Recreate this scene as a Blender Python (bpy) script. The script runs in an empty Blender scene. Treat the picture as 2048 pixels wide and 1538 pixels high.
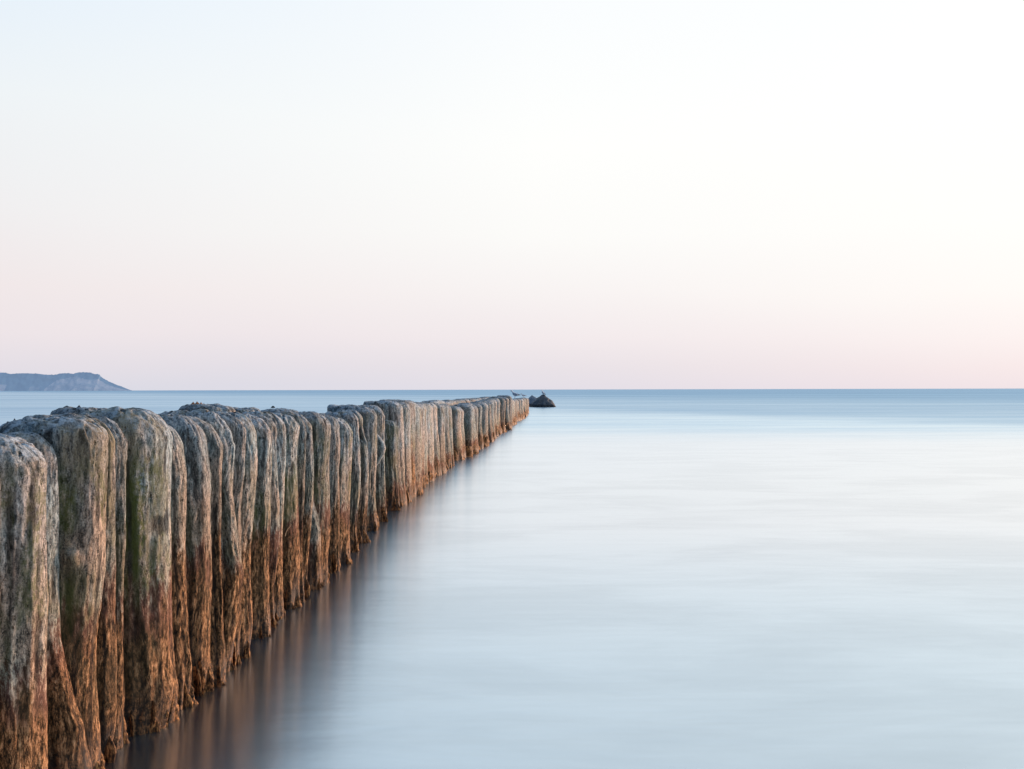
import bpy, math, random
import numpy as np
from mathutils import Vector, Matrix

random.seed(7)
SC = bpy.context.scene
COL = SC.collection
R = math.radians

# ------------------------------------------------------------------ camera
F = 2196.0            # focal length in photo pixels (2048 wide)
CAMH = 1.0
ROLL = 4.5 / 2048.0   # the horizon climbs slightly to the right
HOR = 779.2

def hor(x):
    return HOR - (x - 1024) * ROLL

def depth_of(x, ybase):
    return F * CAMH / (ybase - hor(x))

cam_d = bpy.data.cameras.new('camera')
cam = bpy.data.objects.new('camera', cam_d)
COL.objects.link(cam)
cam_d.sensor_fit = 'HORIZONTAL'
cam_d.sensor_width = 36.0
cam_d.lens = 36.0 * F / 2048.0
cam_d.clip_start = 0.05
cam_d.clip_end = 60000
pitch = math.atan((HOR - 769.0) / F)
cam.location = (0, 0, CAMH)
cam.matrix_world = (Matrix.Translation((0, 0, CAMH)) @ Matrix.Rotation(R(90) + pitch, 4, 'X')
                    @ Matrix.Rotation(-math.atan(ROLL), 4, 'Z'))
SC.camera = cam
SC.view_settings.view_transform = 'Standard'
SC.view_settings.look = 'None'
SC.view_settings.exposure = 0
SC.view_settings.gamma = 1
SC.cycles.max_bounces = 6
SC.cycles.use_denoising = True

# ------------------------------------------------------------------ helpers
def tag(o, label=None, cat=None, group=None, kind=None):
    if label: o['label'] = label
    if cat: o['category'] = cat
    if group: o['group'] = group
    if kind: o['kind'] = kind
    return o

def mesh_obj(name, verts, faces, mat, parent=None, loc=(0, 0, 0), smooth=True):
    me = bpy.data.meshes.new(name)
    me.from_pydata([tuple(v) for v in verts], [], [tuple(f) for f in faces])
    if smooth:
        me.polygons.foreach_set('use_smooth', [True] * len(me.polygons))
    me.materials.append(mat)
    me.update()
    o = bpy.data.objects.new(name, me)
    o.location = loc
    COL.objects.link(o)
    if parent: o.parent = parent
    return o

def empty(name, loc, rz=0):
    o = bpy.data.objects.new(name, None)
    o.location = loc
    o.rotation_euler = (0, 0, rz)
    o.empty_display_size = 0.1
    COL.objects.link(o)
    return o

_rs = np.random.RandomState(11)
_perm = _rs.permutation(256)
_perm = np.concatenate([_perm, _perm, _perm])
_grad = _rs.normal(size=(256, 3))
_grad /= np.linalg.norm(_grad, axis=1)[:, None]

def pn(x, y, z):
    """gradient noise, roughly -1..1"""
    x = np.asarray(x, float); y = np.asarray(y, float); z = np.asarray(z, float)
    x, y, z = np.broadcast_arrays(x, y, z)
    xi = np.floor(x).astype(int); yi = np.floor(y).astype(int); zi = np.floor(z).astype(int)
    xf = x - xi; yf = y - yi; zf = z - zi
    u = xf * xf * xf * (xf * (xf * 6 - 15) + 10)
    v = yf * yf * yf * (yf * (yf * 6 - 15) + 10)
    w = zf * zf * zf * (zf * (zf * 6 - 15) + 10)
    def g(dx, dy, dz):
        h = _perm[_perm[_perm[(xi + dx) & 255] + ((yi + dy) & 255)] + ((zi + dz) & 255)]
        gr = _grad[h]
        return gr[..., 0] * (xf - dx) + gr[..., 1] * (yf - dy) + gr[..., 2] * (zf - dz)
    x00 = g(0, 0, 0) * (1 - u) + g(1, 0, 0) * u
    x10 = g(0, 1, 0) * (1 - u) + g(1, 1, 0) * u
    x01 = g(0, 0, 1) * (1 - u) + g(1, 0, 1) * u
    x11 = g(0, 1, 1) * (1 - u) + g(1, 1, 1) * u
    return ((x00 * (1 - v) + x10 * v) * (1 - w) + (x01 * (1 - v) + x11 * v) * w) * 1.6

def sstep(a, b, x):
    t = np.clip((np.asarray(x, float) - a) / (b - a), 0, 1)
    return t * t * (3 - 2 * t)

# ------------------------------------------------------------------ node helper
class NT:
    def __init__(s, tree):
        s.t = tree
        tree.nodes.clear()
    def n(s, typ, **kw):
        nd = s.t.nodes.new(typ)
        for k, v in kw.items():
            setattr(nd, k, v)
        return nd
    def _set(s, inp, v):
        if isinstance(v, bpy.types.NodeSocket):
            s.t.links.new(v, inp)
        elif v is not None:
            if inp.type == 'RGBA' and len(v) == 3: v = (*v, 1)
            inp.default_value = v
    def math(s, op, a, b=None, c=None, clamp=False):
        nd = s.n('ShaderNodeMath', operation=op, use_clamp=clamp)
        s._set(nd.inputs[0], a)
        if b is not None: s._set(nd.inputs[1], b)
        if c is not None: s._set(nd.inputs[2], c)
        return nd.outputs[0]
    def mix(s, f, a, b, mode='MIX'):
        nd = s.n('ShaderNodeMix', data_type='RGBA', blend_type=mode)
        s._set(nd.inputs[0], f); s._set(nd.inputs[6], a); s._set(nd.inputs[7], b)
        return nd.outputs[2]
    def fmix(s, f, a, b):
        nd = s.n('ShaderNodeMix', data_type='FLOAT')
        s._set(nd.inputs[0], f); s._set(nd.inputs[2], a); s._set(nd.inputs[3], b)
        return nd.outputs[0]
    def vmul(s, v, k):
        nd = s.n('ShaderNodeVectorMath', operation='MULTIPLY')
        s._set(nd.inputs[0], v); nd.inputs[1].default_value = k
        return nd.outputs[0]
    def vadd(s, a, b):
        nd = s.n('ShaderNodeVectorMath', operation='ADD')
        s._set(nd.inputs[0], a); s._set(nd.inputs[1], b)
        return nd.outputs[0]
    def noise(s, vec, scale, detail=4, rough=0.55, dist=0.0, out=0):
        nd = s.n('ShaderNodeTexNoise')
        s._set(nd.inputs['Vector'], vec)
        nd.inputs['Scale'].default_value = scale
        nd.inputs['Detail'].default_value = detail
        nd.inputs['Roughness'].default_value = rough
        nd.inputs['Distortion'].default_value = dist
        return nd.outputs[out]
    def rng(s, v, a, b, c=0.0, d=1.0, smooth=True):
        nd = s.n('ShaderNodeMapRange')
        if smooth: nd.interpolation_type = 'SMOOTHSTEP'
        s._set(nd.inputs[0], v)
        for i, k in enumerate((a, b, c, d)): s._set(nd.inputs[i + 1], k)
        return nd.outputs[0]
    def ramp(s, f, stops, interp='LINEAR'):
        nd = s.n('ShaderNodeValToRGB')
        cr = nd.color_ramp
        cr.interpolation = interp
        while len(cr.elements) < len(stops): cr.elements.new(0.5)
        for e, (p, c) in zip(cr.elements, stops):
            e.position = p
            e.color = (*c, 1) if len(c) == 3 else c
        s._set(nd.inputs[0], f)
        return nd.outputs[0]

def new_mat(name):
    m = bpy.data.materials.new(name)
    m.use_nodes = True
    return m, NT(m.node_tree)

def srgb(r, g, b):
    f = lambda c: (c / 255 / 12.92) if c / 255 <= 0.04045 else ((c / 255 + 0.055) / 1.055) ** 2.4
    return (f(r), f(g), f(b))

# ------------------------------------------------------------------ world and sun
SUN_AZ = 48.0     # degrees clockwise from +Y (camera looks along +Y, sun is low on the right)
SUN_EL = 5.0
w = bpy.data.worlds.new('World')
SC.world = w
w.use_nodes = True
nt = NT(w.node_tree)
tc = nt.n('ShaderNodeTexCoord')
sep = nt.n('ShaderNodeSeparateXYZ')
nt.t.links.new(tc.outputs['Generated'], sep.inputs[0])
X, Y, Z = sep.outputs
warp = nt.noise(nt.vmul(tc.outputs['Generated'], (1.5, 1.5, 5)), 1.5, 2)
zz = nt.math('ADD', Z, nt.math('MULTIPLY', nt.math('SUBTRACT', warp, 0.5), 0.03))
zn = nt.math('MULTIPLY', zz, 1.0, clamp=True)
def stops(lst):
    return [(p, srgb(*c)) for p, c in lst]
left = nt.ramp(zn, stops([(0.0, (217, 217, 228)), (0.018, (226, 221, 229)), (0.05, (236, 227, 231)), (0.09, (240, 231, 232)),
                          (0.15, (240, 238, 239)), (0.24, (238, 243, 246)), (0.34, (228, 240, 251)), (0.62, (178, 206, 232)), (1.0, (128, 168, 210))]))
mid = nt.ramp(zn, stops([(0.0, (226, 222, 231)), (0.018, (231, 225, 231)), (0.045, (240, 232, 235)), (0.085, (246, 241, 241)),
                         (0.14, (251, 250, 248)), (0.22, (254, 254, 252)), (0.34, (249, 252, 254)), (0.62, (200, 220, 238)), (1.0, (136, 174, 214))]))
right = nt.ramp(zn, stops([(0.0, (235, 225, 231)), (0.018, (241, 230, 233)), (0.045, (247, 239, 240)), (0.085, (252, 248, 246)),
                           (0.14, (254, 253, 251)), (0.24, (255, 255, 254)), (0.36, (254, 255, 255)), (0.62, (226, 236, 244)), (1.0, (146, 180, 216))]))
c1 = nt.mix(nt.rng(X, -0.42, 0.02, smooth=False), left, mid)
c2 = nt.mix(nt.rng(X, 0.02, 0.42, smooth=False), c1, right)
# the sky away from the sunrise is a deeper dawn blue
behind = nt.ramp(zn, stops([(0.0, (84, 96, 124)), (0.12, (72, 96, 130)), (0.5, (76, 110, 152)), (1.0, (92, 132, 182))]))
# measured along the direction to the sun side of the sky
sd = nt.math('ADD', nt.math('MULTIPLY', X, 0.55), nt.math('MULTIPLY', Y, 0.83))
grad = nt.mix(nt.rng(sd, 0.28, -0.55), c2, behind)
sky = nt.n('ShaderNodeTexSky')
sky.sky_type = 'NISHITA'
sky.sun_disc = False
sky.sun_elevation = R(SUN_EL)
sky.sun_rotation = R(SUN_AZ)
bg1 = nt.n('ShaderNodeBackground'); nt._set(bg1.inputs[0], grad); bg1.inputs[1].default_value = 1.0
bg2 = nt.n('ShaderNodeBackground'); nt._set(bg2.inputs[0], sky.outputs[0]); bg2.inputs[1].default_value = 0.004
mx = nt.n('ShaderNodeAddShader')
nt.t.links.new(bg1.outputs[0], mx.inputs[0]); nt.t.links.new(bg2.outputs[0], mx.inputs[1])
wo = nt.n('ShaderNodeOutputWorld'); nt.t.links.new(mx.outputs[0], wo.inputs[0])

sd_ = bpy.data.lights.new('sun', 'SUN')
sd_.energy = 5.0
sd_.angle = R(9)
sd_.color = (1.0, 0.62, 0.43)
sun = bpy.data.objects.new('sun', sd_)
COL.objects.link(sun)
to_sun = Vector((math.sin(R(SUN_AZ)) * math.cos(R(SUN_EL)), math.cos(R(SUN_AZ)) * math.cos(R(SUN_EL)), math.sin(R(SUN_EL))))
sun.rotation_euler = to_sun.to_track_quat('Z', 'Y').to_euler()
sun.location = (10, 0, 10)

# ------------------------------------------------------------------ materials
def wood_material():
    m, t = new_mat('weathered_wood')
    tc = t.n('ShaderNodeTexCoord')
    oi = t.n('ShaderNodeObjectInfo')
    geo = t.n('ShaderNodeNewGeometry')
    sp = t.n('ShaderNodeSeparateXYZ'); t.t.links.new(geo.outputs['Position'], sp.inputs[0])
    z = sp.outputs[2]
    cmb = t.n('ShaderNodeCombineXYZ')
    for i, k in enumerate((37.0, 91.0, 53.0)):
        t.t.links.new(t.math('MULTIPLY', oi.outputs['Random'], k), cmb.inputs[i])
    P = t.vadd(tc.outputs['Object'], cmb.outputs[0])
    at = t.n('ShaderNodeAttribute', attribute_type='OBJECT', attribute_name='algae_line')
    at2 = t.n('ShaderNodeAttribute', attribute_type='OBJECT', attribute_name='ochre')
    at3 = t.n('ShaderNodeAttribute', attribute_type='OBJECT', attribute_name='green')
    hfr = at.outputs['Fac']
    # swirling grain: warp then stretch
    wv = t.noise(t.vmul(P, (1, 1, 0.55)), 7, 3, out=1)
    wv2 = t.n('ShaderNodeVectorMath', operation='SUBTRACT'); t.t.links.new(wv, wv2.inputs[0]); wv2.inputs[1].default_value = (.5, .5, .5)
    Pw = t.vadd(P, t.vmul(wv2.outputs[0], (0.05, 0.05, 0.05)))
    fib = t.noise(t.vmul(Pw, (1, 1, 0.27)), 110, 6, 0.85)
    fine = t.noise(t.vmul(Pw, (1, 1, 0.2)), 190, 3, 0.7)
    spot = t.noise(P, 60, 4, 0.7)
    big3 = t.noise(t.vadd(t.vmul(P, (1, 1, 0.4)), (15, 33, 2)), 11, 3, 0.6)
    big = t.noise(t.vmul(P, (1, 1, 0.5)), 6, 4, 0.6)
    big2 = t.noise(t.vadd(t.vmul(P, (1, 1, 0.45)), (5, 3, 9)), 8, 4, 0.6)
    def scratch(ang, off):
        vr = t.n('ShaderNodeVectorRotate', rotation_type='EULER_XYZ')
        t._set(vr.inputs['Vector'], t.vadd(P, off)); vr.inputs['Rotation'].default_value = (R(ang), R(ang * .8), 0)
        nn = t.noise(t.vmul(vr.outputs[0], (1, 1, 0.10)), 75, 2, 0.5)
        return t.rng(t.math('ABSOLUTE', t.math('SUBTRACT', nn, 0.5)), 0.022, 0.0)
    scr = t.math('MAXIMUM', scratch(24, (1, 2, 3)), scratch(-30, (4, 7, 1)))
    scr = t.math('MULTIPLY', scr, t.rng(big, 0.42, 0.60))
    # bleached upper wood
    up = t.ramp(fib, [(0.34, (0.014, 0.018, 0.020)), (0.43, (0.085, 0.094, 0.10)), (0.51, (0.36, 0.355, 0.34)), (0.61, (0.86, 0.82, 0.76))])
    up = t.mix(t.rng(spot, 0.56, 0.70, 0, 0.65), up, (0.045, 0.05, 0.055))
    up = t.mix(t.rng(spot, 0.42, 0.30, 0, 0.5), up, (0.60, 0.56, 0.50))
    up = t.mix(t.math('MULTIPLY', scr, 0.6), up, (0.50, 0.47, 0.43))
    cool = t.mix(1.0, up, (0.72, 0.94, 1.04), 'MULTIPLY')
    warmc = t.mix(1.0, up, (0.98, 0.90, 0.84), 'MULTIPLY')
    up = t.mix(t.rng(big, 0.40, 0.60), cool, warmc)
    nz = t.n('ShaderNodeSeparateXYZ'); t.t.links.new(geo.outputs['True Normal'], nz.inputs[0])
    up = t.mix(t.rng(nz.outputs[2], 0.12, 0.75, 0, 0.85), up, t.mix(t.rng(spot, .38, .6), (0.09, 0.13, 0.16), (0.52, 0.63, 0.70)))  # upward faces: bleached tone with blue shade painted into the colour
    vo = t.n('ShaderNodeTexVoronoi'); t._set(vo.inputs['Vector'], t.vmul(Pw, (1, 1, 0.45))); vo.inputs['Scale'].default_value = 85
    pit = t.math('MULTIPLY', t.rng(vo.outputs['Distance'], 0.34, 0.14), t.rng(t.noise(P, 24, 3, .6), 0.47, 0.60))
    up = t.mix(t.math('MULTIPLY', pit, 0.85), up, (0.018, 0.022, 0.024))
    grit = t.noise(P, 230, 4, 0.8)
    up = t.mix(t.rng(grit, 0.54, 0.66, 0, 0.75), up, (0.78, 0.76, 0.72))
    up = t.mix(t.rng(grit, 0.45, 0.34, 0, 0.85), up, (0.02, 0.024, 0.026))
    tan = t.mix(1.0, up, (1.0, 0.80, 0.62), 'MULTIPLY')
    zt_ = t.math('ADD', z, t.math('MULTIPLY', t.math('SUBTRACT', big2, 0.5), 0.6))
    up = t.mix(t.rng(t.math('SUBTRACT', zt_, hfr), 0.42, 0.05, 0, 0.85), up, tan)
    # ochre and green growth
    up = t.mix(t.math('MULTIPLY', t.math('MULTIPLY', t.rng(big2, 0.48, 0.64), t.rng(fib, 0.40, 0.52, 0.25, 1.0)), t.math('MULTIPLY', at2.outputs['Fac'], 0.75)), up, t.mix(fib, (0.08, 0.06, 0.022), (0.46, 0.36, 0.14)))
    gz = t.math('MULTIPLY', t.rng(z, 0.30, 0.50), t.rng(z, 0.90, 0.72))
    gmask = t.math('MULTIPLY', t.math('MULTIPLY', t.math('MULTIPLY', t.rng(big3, 0.47, 0.60), t.rng(spot, 0.62, 0.42, 0.15, 0.9)), gz), at3.outputs['Fac'])
    up = t.mix(gmask, up, t.mix(fine, (0.03, 0.038, 0.012), (0.22, 0.24, 0.07)))
    # lower orange brown weed
    low = t.ramp(fib, [(0.38, (0.008, 0.007, 0.006)), (0.46, (0.055, 0.034, 0.017)), (0.53, (0.36, 0.180, 0.078)), (0.62, (0.85, 0.49, 0.25))])
    low = t.mix(t.rng(fine, 0.52, 0.68, 0, 0.8), low, (0.02, 0.012, 0.006))
    low = t.mix(t.rng(big, 0.50, 0.62, 0, 0.45), low, t.mix(fib, (0.03, 0.02, 0.01), (0.24, 0.17, 0.09)))
    # red purple band
    edge = t.math('ADD', z, t.math('MULTIPLY', t.math('SUBTRACT', big2, 0.5), 0.55))
    edge = t.math('ADD', edge, t.math('MULTIPLY', t.math('SUBTRACT', fib, 0.5), 0.45))
    dz = t.math('SUBTRACT', edge, hfr)
    lowmask = t.rng(dz, 0.07, -0.06)
    red = t.math('MULTIPLY', t.rng(dz, 0.07, 0.0), t.rng(dz, -0.14, -0.02))
    col = t.mix(lowmask, up, low)
    col = t.mix(t.math('MULTIPLY', red, t.rng(big3, 0.42, 0.58, 0.0, 0.6)), col, t.mix(fib, (0.05, 0.012, 0.014), (0.30, 0.13, 0.10)))
    # shade painted into the side turned away from the sun, with green algae
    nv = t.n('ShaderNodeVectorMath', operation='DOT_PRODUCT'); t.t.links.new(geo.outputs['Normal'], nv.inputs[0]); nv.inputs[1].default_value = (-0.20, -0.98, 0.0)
    shade_algae = t.rng(t.math('ADD', nv.outputs['Value'], t.math('MULTIPLY', t.math('SUBTRACT', big2, 0.5), 0.7)), 0.50, 0.98)
    shade_algae = t.math('MULTIPLY', shade_algae, t.rng(z, 0.98, 0.45, 0.40, 1.0))
    shaded_col = t.mix(t.math('MULTIPLY', shade_algae, 0.85), col, t.mix(1.0, col, (0.20, 0.27, 0.27), 'MULTIPLY'))
    col = t.mix(t.math('MULTIPLY', t.math('MULTIPLY', shade_algae, gz), t.math('MULTIPLY', t.rng(big3, .40, .55), at3.outputs['Fac'])), shaded_col, t.mix(fine, (0.02, 0.035, 0.010), (0.13, 0.16, 0.04)))
    br = t.math('MULTIPLY_ADD', oi.outputs['Random'], 0.40, 0.78)
    cbr = t.n('ShaderNodeCombineXYZ')
    for i in range(3): t.t.links.new(br, cbr.inputs[i])
    col = t.mix(1.0, col, cbr.outputs[0], 'MULTIPLY')
    # wet foot with shiny mussels and weed
    wet = t.rng(t.math('ADD', z, t.math('MULTIPLY', t.math('SUBTRACT', big3, 0.5), 0.15)), 0.16, 0.03)
    col = t.mix(t.math('MULTIPLY', wet, 0.6), col, t.mix(t.rng(spot, 0.47, 0.62), (0.008, 0.007, 0.009), (0.36, 0.17, 0.07)))
    cav = t.n('ShaderNodeAttribute', attribute_name='cavity')
    col = t.mix(t.rng(cav.outputs['Fac'], 0.45, 0.0, 0, 0.75), col, (0.012, 0.012, 0.012))  # occlusion painted into the colour of hollows and creases
    bs = t.n('ShaderNodeBsdfPrincipled')
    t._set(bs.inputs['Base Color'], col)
    t._set(bs.inputs['Roughness'], t.fmix(wet, 0.85, 0.6))
    t._set(bs.inputs['Specular IOR Level'], t.fmix(wet, 0.15, 0.3))
    hgt = t.math('ADD', t.math('MULTIPLY', fib, 1.0), t.math('ADD', t.math('MULTIPLY', fine, 0.35), t.math('SUBTRACT', t.math('MULTIPLY', grit, 0.6), t.math('MULTIPLY', pit, 0.9))))
    bp = t.n('ShaderNodeBump')
    bp.inputs['Strength'].default_value = 1.0
    bp.inputs['Distance'].default_value = 0.0045
    t.t.links.new(hgt, bp.inputs['Height'])
    t.t.links.new(bp.outputs[0], bs.inputs['Normal'])
    o = t.n('ShaderNodeOutputMaterial'); t.t.links.new(bs.outputs[0], o.inputs[0])
    return m

def weed_material():
    m, t = new_mat('brown_weed')
    tc = t.n('ShaderNodeTexCoord')
    n = t.noise(t.vmul(tc.outputs['Object'], (1, 1, .4)), 90, 4, 0.8)
    col = t.ramp(n, [(0.38, (0.008, 0.006, 0.005)), (0.5, (0.10, 0.046, 0.018)), (0.62, (0.52, 0.26, 0.10))])
    bs = t.n('ShaderNodeBsdfPrincipled')
    t._set(bs.inputs['Base Color'], col)
    bs.inputs['Roughness'].default_value = 0.7
    bs.inputs['Specular IOR Level'].default_value = 0.15
    o = t.n('ShaderNodeOutputMaterial'); t.t.links.new(bs.outputs[0], o.inputs[0])
    return m

def rock_material(name, a, b, dark=(0.02, 0.022, 0.025)):
    m, t = new_mat(name)
    tc = t.n('ShaderNodeTexCoord')
    geo = t.n('ShaderNodeNewGeometry')
    sp = t.n('ShaderNodeSeparateXYZ'); t.t.links.new(geo.outputs['Position'], sp.inputs[0])
    n = t.noise(tc.outputs['Object'], 6, 6, 0.7)
    col = t.mix(t.rng(n, 0.35, 0.65), a, b)
    col = t.mix(t.rng(sp.outputs[2], 0.20, 0.08), col, dark)
    bs = t.n('ShaderNodeBsdfPrincipled')
    t._set(bs.inputs['Base Color'], col)
    bs.inputs['Roughness'].default_value = 0.8
    bp = t.n('ShaderNodeBump'); bp.inputs['Strength'].default_value = 0.8; bp.inputs['Distance'].default_value = 0.05
    t.t.links.new(n, bp.inputs['Height']); t.t.links.new(bp.outputs[0], bs.inputs['Normal'])
    o = t.n('ShaderNodeOutputMaterial'); t.t.links.new(bs.outputs[0], o.inputs[0])
    return m

def plain(name, col, rough=0.7, var=0.15, scale=20):
    m, t = new_mat(name)
    tc = t.n('ShaderNodeTexCoord')
    n = t.noise(tc.outputs['Object'], scale, 3, 0.6)
    c = t.mix(n, tuple(k * (1 - var) for k in col), tuple(min(1, k * (1 + var)) for k in col))
    bs = t.n('ShaderNodeBsdfPrincipled')
    t._set(bs.inputs['Base Color'], c)
    bs.inputs['Roughness'].default_value = rough
    o = t.n('ShaderNodeOutputMaterial'); t.t.links.new(bs.outputs[0], o.inputs[0])
    return m

WOOD = wood_material()
WEED = weed_material()

# ------------------------------------------------------------------ water
def water_material():
    m, t = new_mat('calm_sea')
    geo = t.n('ShaderNodeNewGeometry')
    P = geo.outputs['Position']
    sp = t.n('ShaderNodeSeparateXYZ'); t.t.links.new(P, sp.inputs[0])
    x, y = sp.outputs[0], sp.outputs[1]
    lw = t.n('ShaderNodeLayerWeight'); lw.inputs['Blend'].default_value = 0.5
    fac = lw.outputs['Facing']
    base_f = t.rng(fac, 0.62, 0.88, 0.77, 1.0, smooth=False)
    # long drawn streaks, several sizes
    s1 = t.noise(t.vmul(P, (0.55, 1.1, 1)), 1.0, 5, 0.62, 0.4)
    s2 = t.noise(t.vmul(P, (1.6, 8.0, 1)), 1.0, 4, 0.65, 0.2)
    s3 = t.noise(t.vmul(P, (0.07, 0.10, 1)), 1.0, 4, 0.6, 0.3)
    near = t.rng(y, 14, 4)
    patch = t.rng(s1, 0.60, 0.36)
    st = t.math('ADD', t.math('MULTIPLY', patch, t.rng(y, 24, 5, 0.02, 0.075)),
                t.math('MULTIPLY', t.math('MULTIPLY', t.math('SUBTRACT', s2, 0.5), 0.10), near))
    # wind ruffled water offshore: from about 27 m outwards, patchier to the left of the groyne
    nz_ = t.math('SUBTRACT', s3, 0.5)
    ya = t.math('ADD', t.math('ADD', y, t.math('MULTIPLY', nz_, 14)), t.math('MULTIPLY', x, 0.2))
    r1 = t.rng(ya, 18, 33)
    yb = t.math('ADD', t.math('ADD', y, t.math('MULTIPLY', nz_, 34)), t.math('MULTIPLY', x, 1.8))
    ly = t.math('LOGARITHM', t.math('MAXIMUM', yb, 1.0), 10.0)
    r2 = t.math('ADD', t.math('MULTIPLY', t.rng(ly, 1.66, 1.82), 0.4), t.math('MULTIPLY', t.rng(ly, 1.85, 2.5), 0.6))
    leftside = t.rng(t.math('SUBTRACT', x, t.math('MULTIPLY', y, 0.0396)), -0.9, -1.6)
    r1 = t.math('MAXIMUM', r1, leftside)
    r2 = t.math('MAXIMUM', r2, t.math('MULTIPLY', leftside, 0.42))
    f = t.math('SUBTRACT', base_f, st, clamp=True)
    tint = t.mix(r1, t.mix(t.rng(y, 6, 12), (0.985, 0.99, 0.99), (1.0, 1.0, 0.985)), (0.80, 0.91, 0.96))
    tint = t.mix(r2, tint, (0.42, 0.60, 0.75))
    band = t.noise(t.vmul(P, (0.003, 0.03, 1)), 1.0, 4, 0.6)
    tint = t.mix(t.math('MULTIPLY', r2, t.rng(band, 0.35, 0.65)), tint, (0.35, 0.51, 0.67))
    rip = t.noise(t.vmul(P, (0.05, 0.30, 1)), 1.0, 6, 0.8)
    tint = t.mix(t.math('MULTIPLY', t.math('MAXIMUM', r1, r2), t.rng(rip, 0.42, 0.62, 0, 0.65)), tint, t.mix(1.0, tint, (0.78, 0.85, 0.92), 'MULTIPLY'))
    nearblue = t.rng(y, 8.5, 2.8)
    tint = t.mix(nearblue, tint, t.mix(1.0, tint, (0.83, 0.935, 1.0), 'MULTIPLY'))
    gl = t.n('ShaderNodeBsdfGlossy')
    t._set(gl.inputs['Color'], tint)
    t._set(gl.inputs['Roughness'], t.fmix(r1, 0.23, 0.20))
    gl.inputs['Anisotropy'].default_value = 0.5
    tg = t.n('ShaderNodeCombineXYZ'); tg.inputs[0].default_value = 1.0
    t.t.links.new(tg.outputs[0], gl.inputs['Tangent'])
    df = t.n('ShaderNodeBsdfDiffuse')
    df.inputs['Color'].default_value = (0.010, 0.040, 0.080, 1)
    bp = t.n('ShaderNodeBump')
    bp.inputs['Strength'].default_value = 0.07
    bp.inputs['Distance'].default_value = 0.08
    h = t.math('ADD', t.math('MULTIPLY', s1, 0.7), t.math('MULTIPLY', s2, 0.12))
    t.t.links.new(h, bp.inputs['Height'])
    t.t.links.new(bp.outputs[0], gl.inputs['Normal'])
    mx = t.n('ShaderNodeMixShader')
    t._set(mx.inputs[0], f)
    t.t.links.new(df.outputs[0], mx.inputs[1]); t.t.links.new(gl.outputs[0], mx.inputs[2])
    o = t.n('ShaderNodeOutputMaterial'); t.t.links.new(mx.outputs[0], o.inputs[0])
    return m

SEA = water_material()
B = 30000
sea = mesh_obj('water', [(-B, -200, 0), (B, -200, 0), (B, B, 0), (-B, B, 0)], [(0, 1, 2, 3)], SEA, smooth=False)
tag(sea, kind='structure')

# ------------------------------------------------------------------ posts
VX = 1111.0
SLOPE = 0.807
XW = CAMH / SLOPE

# foot of the groyne as seen in the photo: photo column -> pixels below the horizon (gives the true depth of each post)
_fx = [-60, 0, 103, 168, 197, 226, 252, 352, 388, 428, 447, 468, 489, 502, 543, 556, 570, 601, 620, 640, 657, 682, 704, 719, 735, 756, 775, 802, 835, 870, 905, 950, 985, 1016, 1040, 1057, 1066]
_fv = [1010, 950, 855, 800, 770, 740, 712, 665, 632, 600, 588, 560, 545, 530, 490, 470, 455, 432, 415, 398, 388, 362, 345, 322, 305, 280, 262, 240, 208, 176, 152, 122, 99, 76, 59, 45, 38]
def foot_v(px):
    return float(np.interp(px, _fx, _fv))

def line_X(s):
    """world X of the seaward faces of the posts at depth s"""
    px = float(np.interp(F * CAMH / s, _fv[::-1], _fx[::-1]))
    return (px - 1024) / F * s

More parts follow.
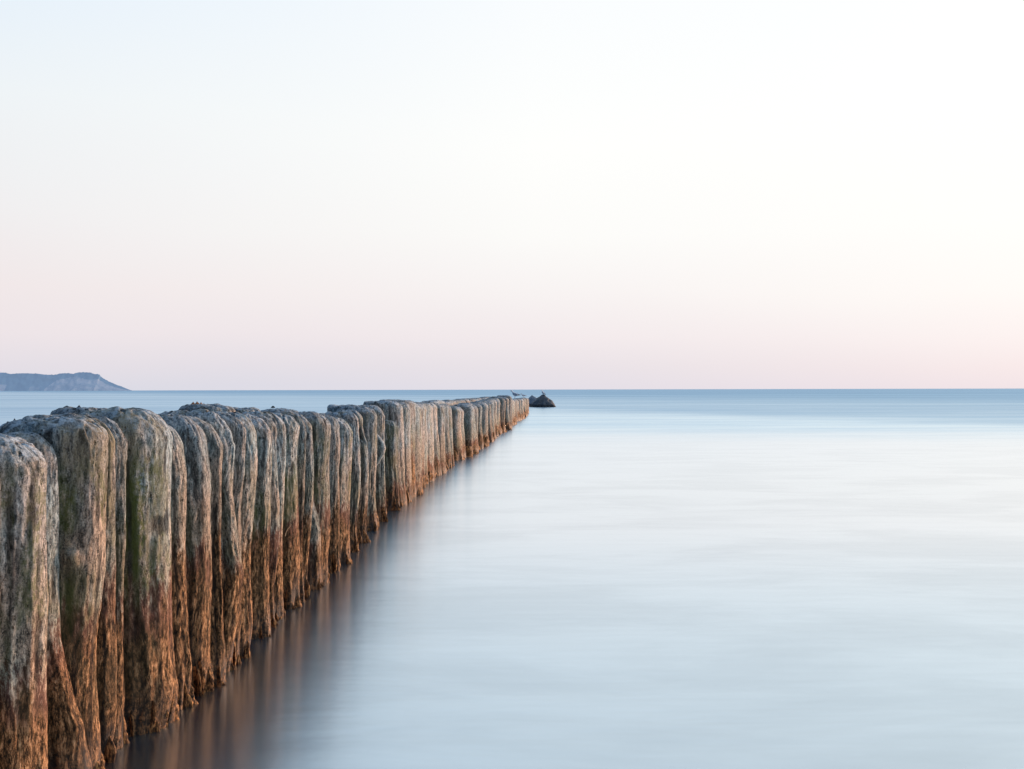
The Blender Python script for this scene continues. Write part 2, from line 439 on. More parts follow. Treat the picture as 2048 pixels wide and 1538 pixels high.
def post_mesh(name, s, xr, zt, rx, ry, seed, edge=None, ledge=None, nth=120, nz=150, amp=1.0,
              tilt=0.0, shoulder=0.050, droop=0.032, bulges=(), flat=2.0, flare=0.004):
    """one driven post. xr: world X of its right face near the top; edge: [(z, dx)] shifts of the right face."""
    cx = xr - rx
    zb = -0.35
    sh = min(shoulder, rx * 0.8)
    th = np.linspace(0, 2 * np.pi, nth, endpoint=False)
    zw = np.linspace(zb, zt - sh, nz)
    na = 9
    ang = np.linspace(0, np.pi / 2, na + 1)[1:]
    rings_z = list(zw) + list(zt - sh + sh * np.sin(ang))
    shr = list(np.zeros(nz)) + list(1 - np.cos(ang))       # how far the shoulder pulls in (in units of sh)
    ncap = 9
    k_in = np.linspace(1, 0.04, ncap + 1)[1:]
    nr = len(rings_z) + ncap
    Rz = np.array(rings_z + [zt] * ncap)
    SH = np.array(shr + [1.0] * ncap)
    KC = np.array([1.0] * len(rings_z) + list(k_in))
    TH, RZ = np.meshgrid(th, Rz)
    SHG = np.repeat(SH[:, None], nth, 1)
    KG = np.repeat(KC[:, None], nth, 1)
    c, sn = np.cos(TH), np.sin(TH)
    e = 2.0 / flat
    ex = np.sign(c) * np.abs(c) ** e
    ey = np.sign(sn) * np.abs(sn) ** e
    shy = min(sh, ry * 0.75)
    # shoulder is broader on the right
    x = ex * (rx - sh * SHG) * KG
    y = ey * (ry - shy * SHG) * KG
    nx, ny = c / rx, sn / ry
    nl = np.sqrt(nx * nx + ny * ny); nx /= nl; ny /= nl
    px, py, pz = x + seed * 3.17, y + seed * 1.71, RZ
    wall = 1 - SHG * 0.5
    wx = pn(px * 6, py * 6, pz * 3) * 0.25
    d = 0.016 * pn(px * 4, py * 4, pz * 2.2)
    r1 = pn(px * 17 + wx, py * 17, pz * 1.0 + seed)
    r2 = pn(px * 38 + wx * 1.5, py * 38, pz * 2.4)
    r3 = pn(px * 70 + wx * 3, py * 70, pz * 9)
    d += 0.006 * (0.35 - np.abs(r1)) * 1.4 + 0.003 * r2 + 0.0022 * r3
    d += 0.002 * pn(px * 130, py * 130, pz * 26)
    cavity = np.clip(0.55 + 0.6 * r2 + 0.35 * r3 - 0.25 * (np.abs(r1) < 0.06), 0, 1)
    foot = sstep(0.22, 0.0, RZ)
    teeth = pn(x * 34 + seed, y * 34, pz * 3.5)
    d += foot * (flare + 0.015 * teeth)
    cavity = np.clip(cavity - foot * 0.5 * (teeth < -0.1), 0, 1)
    d *= amp * KG * wall
    x = x + nx * d; y = y + ny * d
    # profile of the right face / left face with height
    if edge:
        zs, dx = zip(*sorted(edge))
        ex_ = np.interp(RZ, zs, dx)
        x = x + ex_ * sstep(-0.5, 0.8, x / rx)
    for (bz, bx, by, brad, bd) in bulges:
        q = np.exp(-(((RZ - bz) / brad[1]) ** 2 + ((x / rx - bx) / brad[0]) ** 2 + ((y / ry - by) / brad[0]) ** 2))
        x = x + nx * bd * q; y = y + ny * bd * q
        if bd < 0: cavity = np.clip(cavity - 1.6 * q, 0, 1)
    top = sstep(zt - 0.17, zt, RZ)
    z = RZ + top * (tilt * x / rx - droop * np.clip(x / rx, 0, 1.3) ** 2.4
                    - droop * 0.25 * np.clip(-x / rx, 0, 1.3) ** 3
                    + 0.010 * pn(px * 7, py * 7, 4.2) + 0.008 * pn(px * 20, py * 32, 1.2) - 0.010 * (np.abs(pn(px * 11, py * 26, 7.7)) < 0.07) + 0.005 * pn(px * 50, py * 80, 2.2))
    co = np.stack([x + cx - (cx), y, z], -1).reshape(-1, 3)
    co = np.vstack([co, [[0, 0, float(z[-1].mean())]]])
    i = np.arange(nr - 1)[:, None] * nth
    j = np.arange(nth)[None, :]
    j2 = (j + 1) % nth
    quads = np.stack([i + j, i + j2, i + nth + j2, i + nth + j], -1).reshape(-1, 4)
    last = (nr - 1) * nth
    tc_ = len(co) - 1
    tris = [(last + a, last + (a + 1) % nth, tc_) for a in range(nth)]
    me = bpy.data.meshes.new(name)
    nq = len(quads)
    me.vertices.add(len(co)); me.vertices.foreach_set('co', co.astype(np.float32).ravel())
    loops = np.concatenate([quads.ravel(), np.array(tris).ravel()]).astype(np.int32)
    me.loops.add(len(loops)); me.loops.foreach_set('vertex_index', loops)
    starts = np.concatenate([np.arange(nq) * 4, nq * 4 + np.arange(nth) * 3]).astype(np.int32)
    me.polygons.add(nq + nth)
    me.polygons.foreach_set('loop_start', starts)
    me.polygons.foreach_set('use_smooth', [True] * (nq + nth))
    me.update(calc_edges=True)
    at = me.attributes.new('cavity', 'FLOAT', 'POINT')
    cv = np.append(cavity.reshape(-1), 0.6).astype(np.float32)
    at.data.foreach_set('value', cv)
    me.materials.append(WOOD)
    me.validate()
    o = bpy.data.objects.new(name, me)
    o.location = (cx, s, 0)
    COL.objects.link(o)
    o['algae_line'] = 0.46
    o['ochre'] = 0.5
    o['green'] = 0.5
    return o

def fringe(parent, rx, ry, seed, n=90, edge0=0.0, size=1.0):
    """weed clinging round the foot of a post: one ragged skirt with clumped, splayed strands"""
    nth = int(n * 2.6)
    nz = 16 if n > 30 else 9
    th = np.linspace(0, 2 * np.pi, nth, endpoint=False)
    f = np.linspace(0, 1, nz)
    TH, FF = np.meshgrid(th, f)
    c, sn = np.cos(TH), np.sin(TH)
    per = 2.2 * (rx + ry)
    q = TH / (2 * np.pi) * per * 60 / size
    lean = pn(q * .12 + seed, 0.3, 2.0) * 2.2 * FF
    strand = pn(q + lean, FF * 0.9, seed * 1.3)
    strand2 = pn(q * 2.7 + lean * 2, FF * 1.6, seed * 2.1)
    topn = 0.13 * size * (0.75 + 0.45 * pn(q * .35, 5.0, seed))
    Zz = topn * (1 - FF) - 0.04 * FF
    out = -0.022 + (0.020 * FF + 0.010) * size * (0.40 + 1.7 * strand + 1.1 * strand2)
    out += 0.004 * pn(q * 2, FF * 12, seed)
    bx = np.sign(c) * np.abs(c) ** 0.87 * rx + edge0 * sstep(-0.5, 0.8, c)
    by = np.sign(sn) * np.abs(sn) ** 0.87 * ry
    nx, ny = c / rx, sn / ry
    l = np.sqrt(nx * nx + ny * ny); nx /= l; ny /= l
    X_ = bx + nx * (0.014 + out); Y_ = by + ny * (0.014 + out)
    V = np.stack([X_, Y_, Zz], -1).reshape(-1, 3)
    Fc = []
    for i in range(nz - 1):
        for j in range(nth):
            j2 = (j + 1) % nth
            Fc.append((i * nth + j, (i + 1) * nth + j, (i + 1) * nth + j2, i * nth + j2))
    return mesh_obj('algae_fringe', V.tolist(), Fc, WEED, parent)

GROUP = 'upright wooden posts of the groyne'
posts = []
def P(xtop, xbase, ytop, rx, ry, label, alg=0.46, ochre=0.4, green=0.4, mids=None, res=(150, 230), sbase=None, **kw):
    """near post described by where its right side stands along the groyne"""
    u = VX - xbase
    s = F * CAMH / foot_v(xbase) if sbase is None else sbase
    toX = lambda px: (px - 1024) / F * s
    v = F * CAMH / s
    zt = CAMH - (ytop - hor(xtop)) / v
    Xt = toX(xtop)
    zt -= 0.007
    edge = [(0.0, toX(xbase) - Xt - 0.02), (0.5, 0.0)]
    if mids is not None:
        edge = [(CAMH - (yy - hor(xx)) / v, toX(xx) - Xt) for yy, xx in mids] + [(0.0, toX(xbase) - Xt - 0.02)]
    o = post_mesh('wooden_post', s, Xt, zt, rx, ry, len(posts) + 1, edge=edge, nth=res[0], nz=res[1], **kw)
    o['algae_line'] = alg + random.uniform(-.06, .04); o['ochre'] = ochre; o['green'] = green
    tag(o, label, 'wooden post', GROUP)
    fringe(o, rx, ry, len(posts), n=int(90 if s < 6 else 60), edge0=edge[0][1] if mids is None else edge[-1][1])
    posts.append((o, s, zt))
    return o

P(-12, 2, 905, .13, .12, 'post cut by the left frame edge, only a sliver of its orange foot showing', alg=.5, sbase=2.36)
P(93, 103, 871, .15, .10, 'nearest full post, broad and blue grey with flat top, at the far left', alg=.36, ochre=.3, green=.7, tilt=.0, shoulder=.058)
P(111, 168, 860, .13, .06, 'thin post right behind the nearest one, its root flaring wide at the water', alg=.34, ochre=.6, green=.3,
  mids=[(900, 111), (1140, 114), (1270, 122), (1350, 138), (1450, 160)], flare=.03)
P(207, 197, 831, .145, .095, 'broad second post with a pale round knot halfway up and bleached top sloping left', alg=.50, ochre=.7, green=.8,
  mids=[(900, 206), (1140, 205), (1290, 193), (1400, 192)], tilt=.022, bulges=[(0.577, .60, -.78, (.16, .024), .016), (0.577, .60, -.78, (.06, .010), -.03)])
P(228, 226, 827, .12, .045, 'narrow post with ochre rim wedged behind the knotted post', alg=.46, ochre=.9, green=.2, mids=[(900, 228), (1200, 222), (1400, 226)])
P(251, 252, 824, .12, .05, 'narrow pale post just left of the broad green-streaked post', alg=.44, ochre=.5, green=.3, mids=[(900, 250), (1100, 252), (1300, 246)])
P(339, 352, 817, .16, .13, 'broad green-streaked post with a small dark hole on its upper left face', alg=.44, ochre=.7, green=1.0, mids=[(900, 340), (1200, 343), (1380, 352)],
  shoulder=.075, bulges=[(0.815, .16, -.97, (.10, .014), -.045), (0.60, .9, -.3, (.2, .03), -.012)], tilt=.004)
P(372, 388, 838, .12, .07, 'leaning slim post with rounded shoulder and red band, right of the green-streaked one', alg=.49, ochre=.5, green=.2, mids=[(880, 363), (960, 372), (1150, 375), (1330, 384)], droop=.07)
P(416, 428, 826, .13, .09, 'pale blue grey post with purple-red patch at its tide line', alg=.47, ochre=.2, green=.2, mids=[(880, 408), (950, 416), (1150, 424)], shoulder=.08)
P(441, 447, 830, .12, .05, 'post with a round orange-brown bulge on its right side near the foot', alg=.55, ochre=.4, green=.1, mids=[(880, 440), (1080, 440), (1205, 447), (1300, 442)], droop=.06)
P(472, 468, 819, .16, .065, 'post with shoulder jutting right over a narrower waist', alg=.46, ochre=.5, green=.2, mids=[(860, 466), (876, 472), (985, 469), (1150, 484)], droop=.07)
P(492, 489, 821, .12, .045, 'post that narrows downward into a thin wedge between two neighbours', alg=.44, ochre=.3, green=.1, mids=[(850, 492), (950, 488), (1020, 479), (1100, 480)], droop=.03)
P(512, 502, 821, .12, .065, 'tan post tapering towards its foot, a frayed orange tuft at the water', alg=.44, ochre=.5, green=.1, mids=[(850, 511), (920, 512), (1080, 505), (1250, 500)], droop=.03)
P(540, 543, 824, .14, .07, 'grey-faced post with green flecks, first of three close rounded tops', alg=.42, ochre=.5, green=.6, mids=[(880, 538), (1050, 541)])
P(556, 556, 824, .11, .05, 'slim tan post, middle of three close rounded tops', alg=.40, ochre=.6, green=.0)
P(569, 570, 823, .11, .06, 'slim post with straight pale right edge, last of three close rounded tops', alg=.42, ochre=.5, green=.0)
P(597, 601, 822, .13, .09, 'dark-faced post with a bent straw caught on it above the weed', alg=.42, ochre=.5, green=.6)
P(611, 612, 822, .10, .04, 'thin post beside the one with the straw', alg=.38, ochre=.5, green=.1)
P(622, 620, 823, .10, .04, 'thin post with dark red stained top', alg=.38, ochre=.6, green=.0)
P(624, 640, 850, .09, .05, 'post whose lower half flares out into a smooth curved root', alg=.20, ochre=.4, green=.1, mids=[(880, 622), (960, 622), (1010, 628), (1060, 636), (1120, 639)])
P(661, 657, 823, .14, .12, 'wide post with smooth teal grey front and pale rounded edge', alg=.34, ochre=.5, green=.5, mids=[(900, 661), (1080, 657)])
P(683, 682, 826, .12, .08, 'narrow post with belly halfway up, before the dark green gap', alg=.40, ochre=.2, green=.0, mids=[(860, 681), (890, 683), (950, 679), (1080, 680)])
P(703, 704, 831, .14, .11, 'post with dark green mossy face and lower rounded top', alg=.28, ochre=.5, green=1.0, droop=.05)
P(719, 719, 820, .12, .05, 'slim tan post left of the post with the black hollow', alg=.26, ochre=.6, green=.0)
P(735, 735, 818, .11, .06, 'post with a black knot hollow on its upper right side', alg=.24, ochre=.6, green=.0, mids=[(850, 726), (870, 730), (885, 735), (950, 735)],
  bulges=[(0.72, .80, -.55, (.38, .050), -.075)])
P(754, 756, 811, .15, .10, 'tall teal-faced post standing left of the stub post', alg=.20, ochre=.5, green=.4)
stub = P(768, 775, 811, .10, .07, 'slender post with a broken branch stub sticking out on its right', alg=.22, ochre=.6, green=.0, mids=[(900, 770), (1000, 772)])
P(798, 802, 838, .14, .10, 'short post with lower rounded top and teal and yellow face', alg=.20, ochre=.9, green=.5)

# broken branch stub on the slender post (a part)
def stub_part(parent, s):
    V, Fc = [], []
    path = [(-0.060, 0.70, .008), (-0.035, 0.675, .016), (-0.005, 0.635, .022), (0.018, 0.59, .025), (0.026, 0.555, .024), (0.016, 0.51, .022), (-0.01, 0.46, .018), (-0.035, 0.41, .010)]
    n = 12
    for q, (px, pz, rr) in enumerate(path):
        for k in range(n):
            a = 2 * math.pi * k / n
            r = rr * (1 + 0.2 * float(pn(k * .9, q * .8, 3.3)))
            V.append((0.044 + px * .55 + (abs(px + .06) * .55 + r * .4 + .004) * math.cos(a), -0.045 + r * math.sin(a) * 1.5, pz))
    for q in range(len(path) - 1):
        for k in range(n):
            Fc.append((q * n + k, q * n + (k + 1) % n, (q + 1) * n + (k + 1) % n, (q + 1) * n + k))
    Fc.append(tuple(range(n))[::-1])
    o = mesh_obj('branch_stub', V, Fc, WOOD, parent)
    at_ = o.data.attributes.new('cavity', 'FLOAT', 'POINT'); at_.data.foreach_set('value', [0.6] * len(V))
    o['algae_line'] = 0.2; o['ochre'] = 0.3; o['green'] = 0.0
    return o
stub_part(stub, posts[-2][1])

# a bent straw caught on the dark-faced post
# ---- middle stretch: close packed posts, photo columns 806..905
mid_cols = [(812, 803), (818, 806), (824, 804), (830, 802), (834, 806), (842, 805), (850, 806), (857, 806), (863, 805), (870, 807),
            (877, 806), (883, 807), (889, 807), (895, 808), (900, 809), (905, 808)]
LM = 'slim pale tan post in the dense even run beyond the short teal post'
for k, (px, yt) in enumerate(mid_cols):
    s = F / foot_v(px)
    v = F / s
    zt = CAMH - (yt - hor(px)) / v
    X0 = (px - 1024) / F * s
    ds = F / foot_v(mid_cols[k + 1][0] if k + 1 < len(mid_cols) else 909) - s
    o = post_mesh('wooden_post', s, X0 + random.uniform(-.03, .03), zt, random.uniform(.12, .16), ds * 0.46, 60 + k, nth=70, nz=70,
                  edge=[(0, random.uniform(-.01, .03)), (.5, 0), (1, 0)], tilt=random.uniform(-.004, .008))
    o['algae_line'] = 0.17 + random.uniform(-.02, .03); o['ochre'] = random.uniform(.2, .7); o['green'] = 0.1
    o.rotation_euler = (R(random.uniform(-.5, .5)), R(random.uniform(-.5, .5)), 0)
    tag(o, LM, 'wooden post', GROUP)
    fringe(o, .14, ds * .5, 300 + k, n=26, size=1.1)
    posts.append((o, s, zt))

# ---- far stretch
top_tab = [(14.0, .80), (15.7, .775), (18, .775), (21.5, .78), (25.5, .82), (28.4, .83), (29.4, .73), (34, .71), (40, .69), (46, .66), (49, .62)]
def ztab(s):
    return float(np.interp(s, [a for a, b in top_tab], [b for a, b in top_tab]))
LA = 'far weathered post in the stretch between the dark gap and the tall dark post'
LB = 'tiny distant post in the last stretch between the tall dark post and the rocks'
s = 14.75
k = 0
while s < 46.5:
    ds = random.uniform(.30, .46) if s < 28 else random.uniform(.5, .75)
    if abs(s + ds / 2 - 28.4) < 0.7:
        s += ds
        continue
    prot = random.uniform(-.03, .01) if random.random() < 0.55 else random.uniform(.04, .10)
    if 14.7 < s < 15.5: prot = -0.13        # the dark recess
    jz = random.uniform(-.03, .012)
    sm = s + ds / 2
    o = post_mesh('wooden_post', sm, line_X(sm) + prot, ztab(sm) + jz, random.uniform(.13, .17), ds * random.uniform(.36, .48), 120 + k,
                  nth=48, nz=40, edge=[(0, random.uniform(-.02, .05)), (.5, 0), (1, 0)], shoulder=.06, amp=1.2)
    o['algae_line'] = random.uniform(.14, .24); o['ochre'] = random.uniform(.1, .7); o['green'] = 0.1
    o.rotation_euler = (R(random.uniform(-1.2, 1.2)), R(random.uniform(-1.0, 1.0)), 0)
    tag(o, LA if sm < 28.4 else LB, 'wooden post', GROUP)
    fringe(o, .15, ds * .5, 500 + k, n=8, size=1.6)
    posts.append((o, sm, ztab(sm)))
    s += ds
    k += 1
# the tall dark post and the last one
for (px, yt, yb, rx, ry, lb, ri) in [
        (1024, 791, 857, .20, .24, 'tall dark post standing proud of the far row, highest of the distant ones', .2),
        (1057.5, 796, 826, .16, .30, 'very last post at the seaward end, dark and standing slightly apart', 0)]:
    s = depth_of(px, yb)
    zt = CAMH - (yt - hor(px)) / (F / s)
    o = post_mesh('wooden_post', s, (px - 1024) / F * s, zt, rx, ry, 900 + yb, nth=50, nz=50, shoulder=.05)
    o['algae_line'] = .14; o['ochre'] = .1; o['green'] = .2
    tag(o, lb, 'wooden post', GROUP)
    posts.append((o, s, zt))

# ---- second row on the landward side (tops peep over the front row)
back = [(55, 150, 833, 3.45, 'dark mossy post of the back row, its top peeping out furthest left'),
        (113, 235, 818, 3.95, 'dark-topped back row post with a chip of slate lying on it'),
        (360, 470, 811, 4.95, 'back row post with crumbled orange bits on its mossy top'),
        (430, 520, 816, 5.4, 'low back row post beside the one with crumbled orange bits'),
        (520, 600, 821, 5.9, 'back row post behind the three close rounded tops'),
        (655, 720, 811, 8.2, 'dark back row post with a straight top edge, behind the mossy post'),
        (700, 760, 812, 8.6, 'back row post behind the tall teal-faced post'),
        (725, 790, 804, 9.6, 'back row post with broad grey top, left of the highest pale tops'),
        (755, 830, 801, 10.3, 'back row post forming the highest pale top above the short teal post')]
for q, (xl, xr_, yt, s, lb) in enumerate(back):
    v = F / s
    Xl, Xr = (xl - 1024) / F * s, (xr_ - 1024) / F * s
    zt = CAMH - (yt - hor(xl)) / v
    o = post_mesh('wooden_post', s, Xr, zt, (Xr - Xl) / 2, .12 if s < 7 else .2, 40 + q, nth=110, nz=40, shoulder=.025, droop=.01)
    o['algae_line'] = .4; o['ochre'] = .2; o['green'] = 0.8
    tag(o, lb, 'wooden post', GROUP)
    back[q] = (o, s, zt, Xl, Xr)
LC = 'dark back row post in the far stretch, only its top showing over the front row'
s = 15.4
k = 0
while s < 27.5:
    ds = random.uniform(.45, .8)
    zt = float(np.interp(s, [14.5, 18, 22, 25, 28], [.845, .84, .835, .835, .835])) + random.uniform(-.035, .006)
    o = post_mesh('wooden_post', s, line_X(s) - .27, zt, .14, ds * .5, 700 + k, nth=36, nz=16, shoulder=.035, droop=.02)
    o['algae_line'] = .2; o['ochre'] = .1; o['green'] = .6
    tag(o, LC, 'wooden post', GROUP)
    s += ds; k += 1

# ------------------------------------------------------------------ small things on the posts
SLATE = plain('slate', (0.07, 0.085, 0.10), 0.6)
ORNG = plain('orange_crumb', (0.40, 0.17, 0.07), 0.8)
STRAW = plain('dry_straw', (0.55, 0.42, 0.26), 0.7)
def chip(name, loc, size, mat, seed, label, cat, group=None, peak=1.0):
    n = 9
    rr = random.Random(seed)
    V = []
    for (zf, rf) in ((0, 1.0), (0.35, 0.9), (0.75, 0.45)):
        for k in range(n):
            a = 2 * math.pi * k / n
            r = rf * (0.75 + 0.4 * rr.random())
            V.append((size[0] * r * math.cos(a), size[1] * r * math.sin(a), size[2] * zf * (0.85 + .3 * rr.random()) - .004))
    V.append((size[0] * 0.05, 0, size[2]))
    Fc = [tuple(range(n))[::-1]]
    for q in range(2):
        for k in range(n):
            Fc.append((q * n + k, q * n + (k + 1) % n, (q + 1) * n + (k + 1) % n, (q + 1) * n + k))
    for k in range(n): Fc.append((2 * n + k, 2 * n + (k + 1) % n, 3 * n))
    o = mesh_obj(name, V, Fc, mat, None, loc, smooth=False)
    tag(o, label, cat, group)
    return o
def top_z(x, y, rad=0.03):
    """height of the post top under a point"""
    best = 0.0
    for o in COL.objects:
        if o.name.startswith('wooden_post') and abs(o.location.y - y) < 0.45:
            n = len(o.data.vertices)
            co = np.empty(n * 3, np.float32); o.data.vertices.foreach_get('co', co)
            co = co.reshape(-1, 3)
            m = (np.abs(co[:, 0] + o.location.x - x) < rad) & (np.abs(co[:, 1] + o.location.y - y) < rad)
            if m.any(): best = max(best, float(co[m, 2].max()))
    return best
def rest(px, s, rad=0.012):
    x = (px - 1024) / F * s
    return (x, s, top_z(x, s, rad) + .001)
def on(px, py, s):
    """point seen at photo pixel px,py at depth s"""
    return ((px - 1024) / F * s, s, CAMH - (py - hor(px)) / (F / s))
chip('slate_chip', rest(158, 3.95), (.012, .010, .011), SLATE, 1, 'small dark pointed chip of slate on the flat back row post top at upper left', 'stone chip')
chip('pebble', rest(29, 2.86), (.007, .006, .009), SLATE, 2, 'tiny dark pebble on the bleached post top near the left frame edge', 'pebble')
chip('pebble', rest(230, 3.31), (.006, .005, .006), ORNG, 3, 'tiny brown pebble on the post top right of the slate chip', 'pebble')
for q, (px, py) in enumerate([(386, 812), (394, 813), (402, 814)]):
    chip('bark_crumb', rest(px, 4.95), (.013 - .003 * q, .008, .010 - .001 * q), ORNG, 5 + q,
         ['largest orange crumb of bark, leftmost on the mossy back post top', 'middle orange crumb of bark on the mossy back post top',
          'smallest orange crumb of bark, rightmost on the mossy back post top'][q], 'bark crumb', 'orange bark crumbs on a post top')

# bent straw
def tube(path, r, n=6):
    V, Fc = [], []
    for q, p in enumerate(path):
        for k in range(n):
            a = 2 * math.pi * k / n
            V.append((p[0] + r * math.cos(a), p[1] + r * math.sin(a) * .8, p[2] + r * math.sin(a) * .6))
    for q in range(len(path) - 1):
        for k in range(n):
            Fc.append((q * n + k, q * n + (k + 1) % n, (q + 1) * n + (k + 1) % n, (q + 1) * n + k))
    return V, Fc
p0 = Vector(on(571, 1068, 5.0))
pts = [Vector(on(px, py, 4.985 - .003 * i)) - p0 for i, (px, py) in enumerate([(570, 1072), (571, 1066), (575, 1058), (579, 1053), (582, 1048)])]
V, Fc = tube(pts, .0022)
tag(mesh_obj('straw', V, Fc, STRAW, None, p0), 'bent pale straw caught on the weed of a dark-faced post', 'straw')

# ------------------------------------------------------------------ rocks
def rock(px, pybase, wpx, hpx, label, mat, seed, name='boulder', peak=0.0, depth=1.0, sharp=1.0, sbase=None):
    s = depth_of(px, pybase) if sbase is None else sbase
    W = wpx * s / F / 2; H = hpx * s / F
    nth, nr = 72, 26
    V, Fc = [], []
    for q in range(nr + 1):
        f = q / nr                     # 0 foot, 1 top
        for k in range(nth):
            a = 2 * math.pi * k / nth
            rad = (1 - f ** (sharp * 1.15)) ** 0.74 if f < 1 else 0
            base = 1 + 0.10 * float(pn(math.cos(a) * 1.5 + seed, math.sin(a) * 1.5, f * 2))
            x = W * rad * base * math.cos(a) + peak * W * f
            y = W * depth * rad * base * math.sin(a)
            z = H * (f * 1.12 - 0.12)
            d = 0.05 * W * float(pn(x * 5 + seed, y * 5, z * 6)) + 0.10 * W * float(pn(x * 2 + seed, y * 2, z * 2.3))
            V.append((x + d * math.cos(a) * (rad > 0), y + d * math.sin(a) * (rad > 0), z + d * 0.4 * f))
    for q in range(nr):
        for k in range(nth):
            Fc.append((q * nth + k, q * nth + (k + 1) % nth, (q + 1) * nth + (k + 1) % nth, (q + 1) * nth + k))
    o = mesh_obj(name, V, Fc, mat, None, ((px - 1024) / F * s, s, 0))
    tag(o, label, 'rock')
    return o, s
RK = rock_material('dark_rock', (0.06, 0.075, 0.09), (0.15, 0.155, 0.16))
RK2 = rock_material('pale_rock', (0.16, 0.20, 0.24), (0.30, 0.33, 0.36), (0.06, 0.05, 0.055))
rock(1086, 814, 54, 25, 'large dark pointed boulder in the sea with a gull on top', RK, 3, peak=0.02, depth=.8, sharp=1.15)
rock(1066, 813.2, 34, 22, 'paler smaller boulder half hidden behind the last post', RK2, 8, peak=-.1, depth=.7, sharp=1.4, sbase=66.5)
rock(546, 815, 9, 4, 'low dark rock barely breaking the surface left of the groyne', RK, 5, depth=.6, sharp=1.6, sbase=62)

# ------------------------------------------------------------------ gulls
WHITE = plain('white_feathers', (0.78, 0.78, 0.78), 0.8, .05)
GREY = plain('grey_feathers', (0.45, 0.48, 0.52), 0.8, .1)
BLACK = plain('black_feathers', (0.03, 0.03, 0.035), 0.7, .1)
BILL = plain('yellow_bill', (0.55, 0.36, 0.06), 0.5, .05)
LEGM = plain('pink_leg', (0.45, 0.25, 0.22), 0.6, .05)
def loft(secs, n=18):
    """secs: (x, z, half width y, half height z)"""
    V, Fc = [], []
    for (x, z, wy, hz) in secs:
        for k in range(n):
            a = 2 * math.pi * k / n
            V.append((x, wy * math.cos(a), z + hz * math.sin(a)))
    for q in range(len(secs) - 1):
        for k in range(n):
            Fc.append((q * n + k, (q + 1) * n + k, (q + 1) * n + (k + 1) % n, q * n + (k + 1) % n))
    Fc.append(tuple(range(n))); Fc.append(tuple((len(secs) - 1) * n + k for k in range(n))[::-1])
    return V, Fc
def gull(loc, rz, label, up=0.0, size=1.0):
    """standing gull facing +x, feet at the origin"""
    g = empty('seagull', loc, rz)
    g.scale = (size,) * 3
    tag(g, label, 'seagull', 'gulls resting at the end of the groyne')
    # one continuous body from tail to neck and head
    b = [(-.25, .135, .008, .004), (-.20, .14, .030, .014), (-.14, .15, .050, .038), (-.07, .155, .066, .060), (0, .165, .074, .072),
         (.06, .185, .070, .074), (.10, .215, .056, .064), (.125, .25, .042, .050), (.14, .28, .036, .040), (.155, .305, .038, .038),
         (.175, .315, .036, .034), (.195, .315, .026, .024), (.21, .312, .010, .010)]
    V, Fc = loft(b)
    if up:
        V2 = []
        for (x, y, z) in V:
            V2.append((x * math.cos(up) - (z - .13) * math.sin(up), y, .13 + x * math.sin(up) + (z - .13) * math.cos(up)))
        V = V2
    rot = lambda V: V if not up else [(x * math.cos(up) - (z - .13) * math.sin(up), y, .13 + x * math.sin(up) + (z - .13) * math.cos(up)) for x, y, z in V]
    mesh_obj('body', V, Fc, WHITE, g)
    for sgn in (-1, 1):
        wv, wf = loft([(-.20, .160, .006, .010), (-.14, .170, .012, .024), (-.05, .180, .016, .042), (.03, .19, .016, .045), (.08, .20, .008, .024)], 12)
        wv = [(x, y + sgn * .062, z) for x, y, z in wv]
        mesh_obj('wing', rot(wv), wf, GREY, g)
        tv, tf = loft([(-.30, .150, .003, .003), (-.25, .155, .007, .010), (-.19, .162, .009, .014)], 8)
        mesh_obj('wing_tip', rot([(x, y + sgn * .04, z) for x, y, z in tv]), tf, BLACK, g)
        V, Fc = tube([Vector((0, sgn * .025, .11)), Vector((.005, sgn * .027, .055)), Vector((0, sgn * .028, .004))], .005)
        n0 = len(V)
        V += [(-.01, sgn * .028, .003), (.045, sgn * .028 - .02, .003), (.05, sgn * .028, .003), (.045, sgn * .028 + .02, .003), (.0, sgn * .028, .009)]
        Fc += [(n0, n0 + 1, n0 + 4), (n0 + 1, n0 + 2, n0 + 4), (n0 + 2, n0 + 3, n0 + 4), (n0 + 3, n0, n0 + 4), (n0, n0 + 3, n0 + 2, n0 + 1)]
        mesh_obj('leg', V, Fc, LEGM, g)
        ev, ef = loft([(.178, .322, .003, .003), (.182, .322, .005, .005), (.186, .322, .003, .003)], 8)
        mesh_obj('eye', rot([(x, y + sgn * .032, z) for x, y, z in ev]), ef, BLACK, g)
    bv, bf = loft([(.20, .311, .010, .011), (.23, .309, .007, .009), (.25, .303, .003, .005)], 8)
    mesh_obj('beak', rot(bv), bf, BILL, g)
    return g
def ztop_at(s):
    return ztab(s)
s1 = 36.0
gx, gy, gz = on(1038, 792.5, s1)
gull((line_X(s1) - .12, s1, top_z(line_X(s1) - .12, s1, .06) + .002), R(150), 'grey and white gull crouching on the last stretch of posts', up=.05, size=.75)
s2 = 45.0
gull((line_X(s2) - .12, s2, top_z(line_X(s2) - .12, s2, .06) + .002), R(200), 'small gull on the posts just before the very last one', up=.0, size=.5)
s3 = depth_of(1086, 814)
gull(((1085 - 1024) / F * s3 + .02, s3, (814 - 789.6) * s3 / F - .01), R(140), 'white gull standing upright on the dark pointed boulder', up=.45, size=.75)

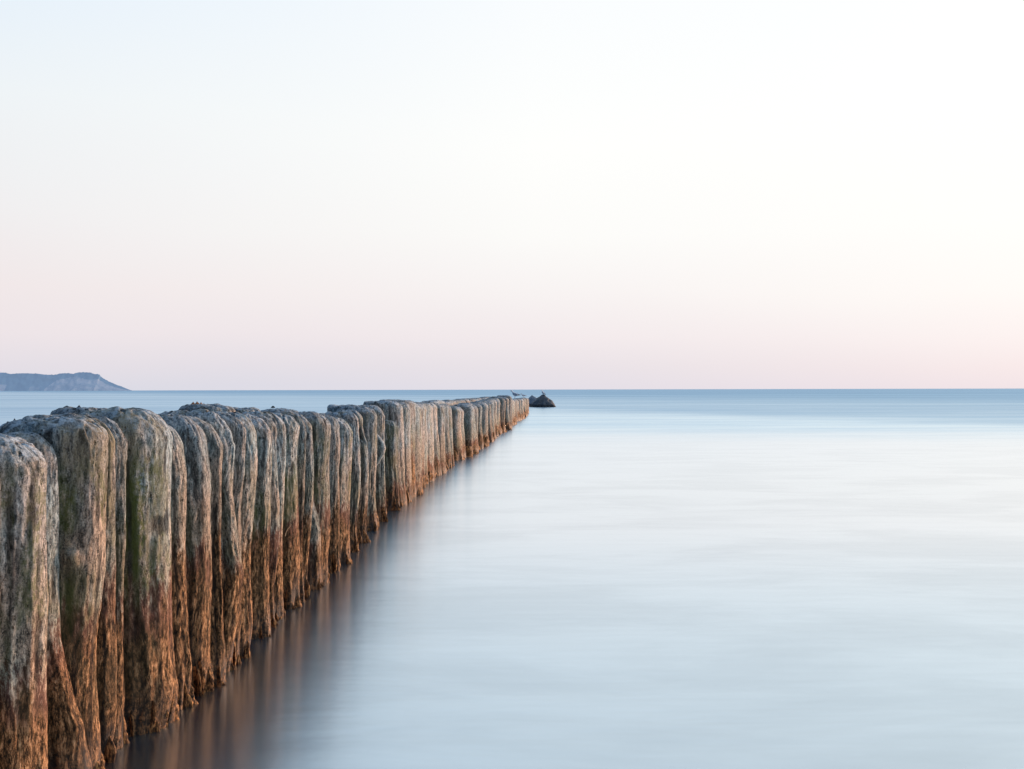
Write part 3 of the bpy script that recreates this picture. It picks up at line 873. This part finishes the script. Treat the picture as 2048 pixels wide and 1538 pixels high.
# ------------------------------------------------------------------ headland
def land_material():
    m, t = new_mat('hazy_headland')
    tc = t.n('ShaderNodeTexCoord')
    geo = t.n('ShaderNodeNewGeometry')
    sp = t.n('ShaderNodeSeparateXYZ'); t.t.links.new(geo.outputs['Position'], sp.inputs[0])
    n = t.noise(tc.outputs['Object'], 0.012, 5, 0.65)
    n2 = t.noise(tc.outputs['Object'], 0.03, 4, 0.6)
    z = t.math('ADD', sp.outputs[2], t.math('MULTIPLY', t.math('SUBTRACT', n, 0.5), 60))
    at = t.n('ShaderNodeAttribute', attribute_name='cliff')
    veg = t.mix(n2, (0.20, 0.36, 0.50), (0.34, 0.50, 0.62))  # vegetation colour with the blue of distant haze worked in
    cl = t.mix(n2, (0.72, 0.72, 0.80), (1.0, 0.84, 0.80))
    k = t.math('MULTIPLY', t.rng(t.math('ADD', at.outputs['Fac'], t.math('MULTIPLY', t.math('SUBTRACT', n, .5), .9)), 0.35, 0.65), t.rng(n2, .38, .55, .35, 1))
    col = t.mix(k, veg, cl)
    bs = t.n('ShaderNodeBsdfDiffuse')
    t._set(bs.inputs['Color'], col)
    # sea haze painted as a glow mixed into the headland's own surface
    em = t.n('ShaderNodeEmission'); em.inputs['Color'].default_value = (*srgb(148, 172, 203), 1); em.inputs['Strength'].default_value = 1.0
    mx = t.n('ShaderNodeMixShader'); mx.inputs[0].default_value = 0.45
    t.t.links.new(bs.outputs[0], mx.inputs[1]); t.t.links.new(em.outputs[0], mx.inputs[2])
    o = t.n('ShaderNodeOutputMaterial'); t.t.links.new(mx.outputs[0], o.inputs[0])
    return m
LAND = land_material()
SL = 4000.0
# skyline from the photo (x, y)
sky_l = [(-500, 752), (-300, 746), (-150, 748), (-60, 745), (0, 745.5), (10, 746), (20, 748.5), (48, 747), (75, 748), (92, 750), (112, 750), (120, 747.5), (138, 747), (146, 748.5),
         (156, 745.5), (170, 745), (183, 746), (188, 748.5), (199, 749.5), (201, 754), (207, 758), (216, 763), (230, 769), (246, 775), (260, 780.5), (272, 783.5)]
xs = np.arange(-500, 273, 1.0)
ys = np.interp(xs, [a for a, b in sky_l], [b for a, b in sky_l])
hz = np.maximum((np.array([hor(x) for x in xs]) + 1.2 - ys) * SL / F, 0)
nr = 26
V, Fc, CL = [], [], []
for i, x in enumerate(xs):
    X0 = (x - 1024) / F * SL
    for j in range(nr):
        f = j / (nr - 1)
        # front (cliff) rises steeply, then plateau falling back
        if f < 0.6:
            g = f / 0.6
            yy = SL - hz[i] * 0.9 * (1 - g) ** 1.3
            zz_ = hz[i] * g ** 0.85
        else:
            g = (f - 0.6) / 0.4
            yy = SL + hz[i] * 0.8 * g
            zz_ = hz[i] * (1 - g ** 2)
        dd = 0.15 * hz[i] * float(pn(X0 * .02, f * 3, 1.1)) + 0.08 * hz[i] * float(pn(X0 * .06, f * 8, 4.1))
        zz_ += (2.2 * float(pn(X0 * .15, f * 20, 2)) if hz[i] > 8 else 0) * math.sin(math.pi * min(f / .6, 1) * .5)
        if j == 0: zz_ = -1.0
        V.append((X0, yy + dd, zz_))
        c = 0.0
        if 100 < x < 262 and f < .6:
            top = np.interp(x, [100, 112, 150, 176, 190, 205, 262], [.1, .5, .80, .55, .62, .7, .3])
            c = 1.0 if f / .6 < top else 0.0
        elif x < 24 and f / .6 < .28: c = .9
        elif 70 < x < 90 and f / .6 < .25: c = .5
        CL.append(c)
for i in range(len(xs) - 1):
    for j in range(nr - 1):
        a = i * nr + j
        Fc.append((a, a + nr, a + nr + 1, a + 1))
land = mesh_obj('headland', V, Fc, LAND)
a_ = land.data.attributes.new('cliff', 'FLOAT', 'POINT'); a_.data.foreach_set('value', CL)
tag(land, kind='structure')
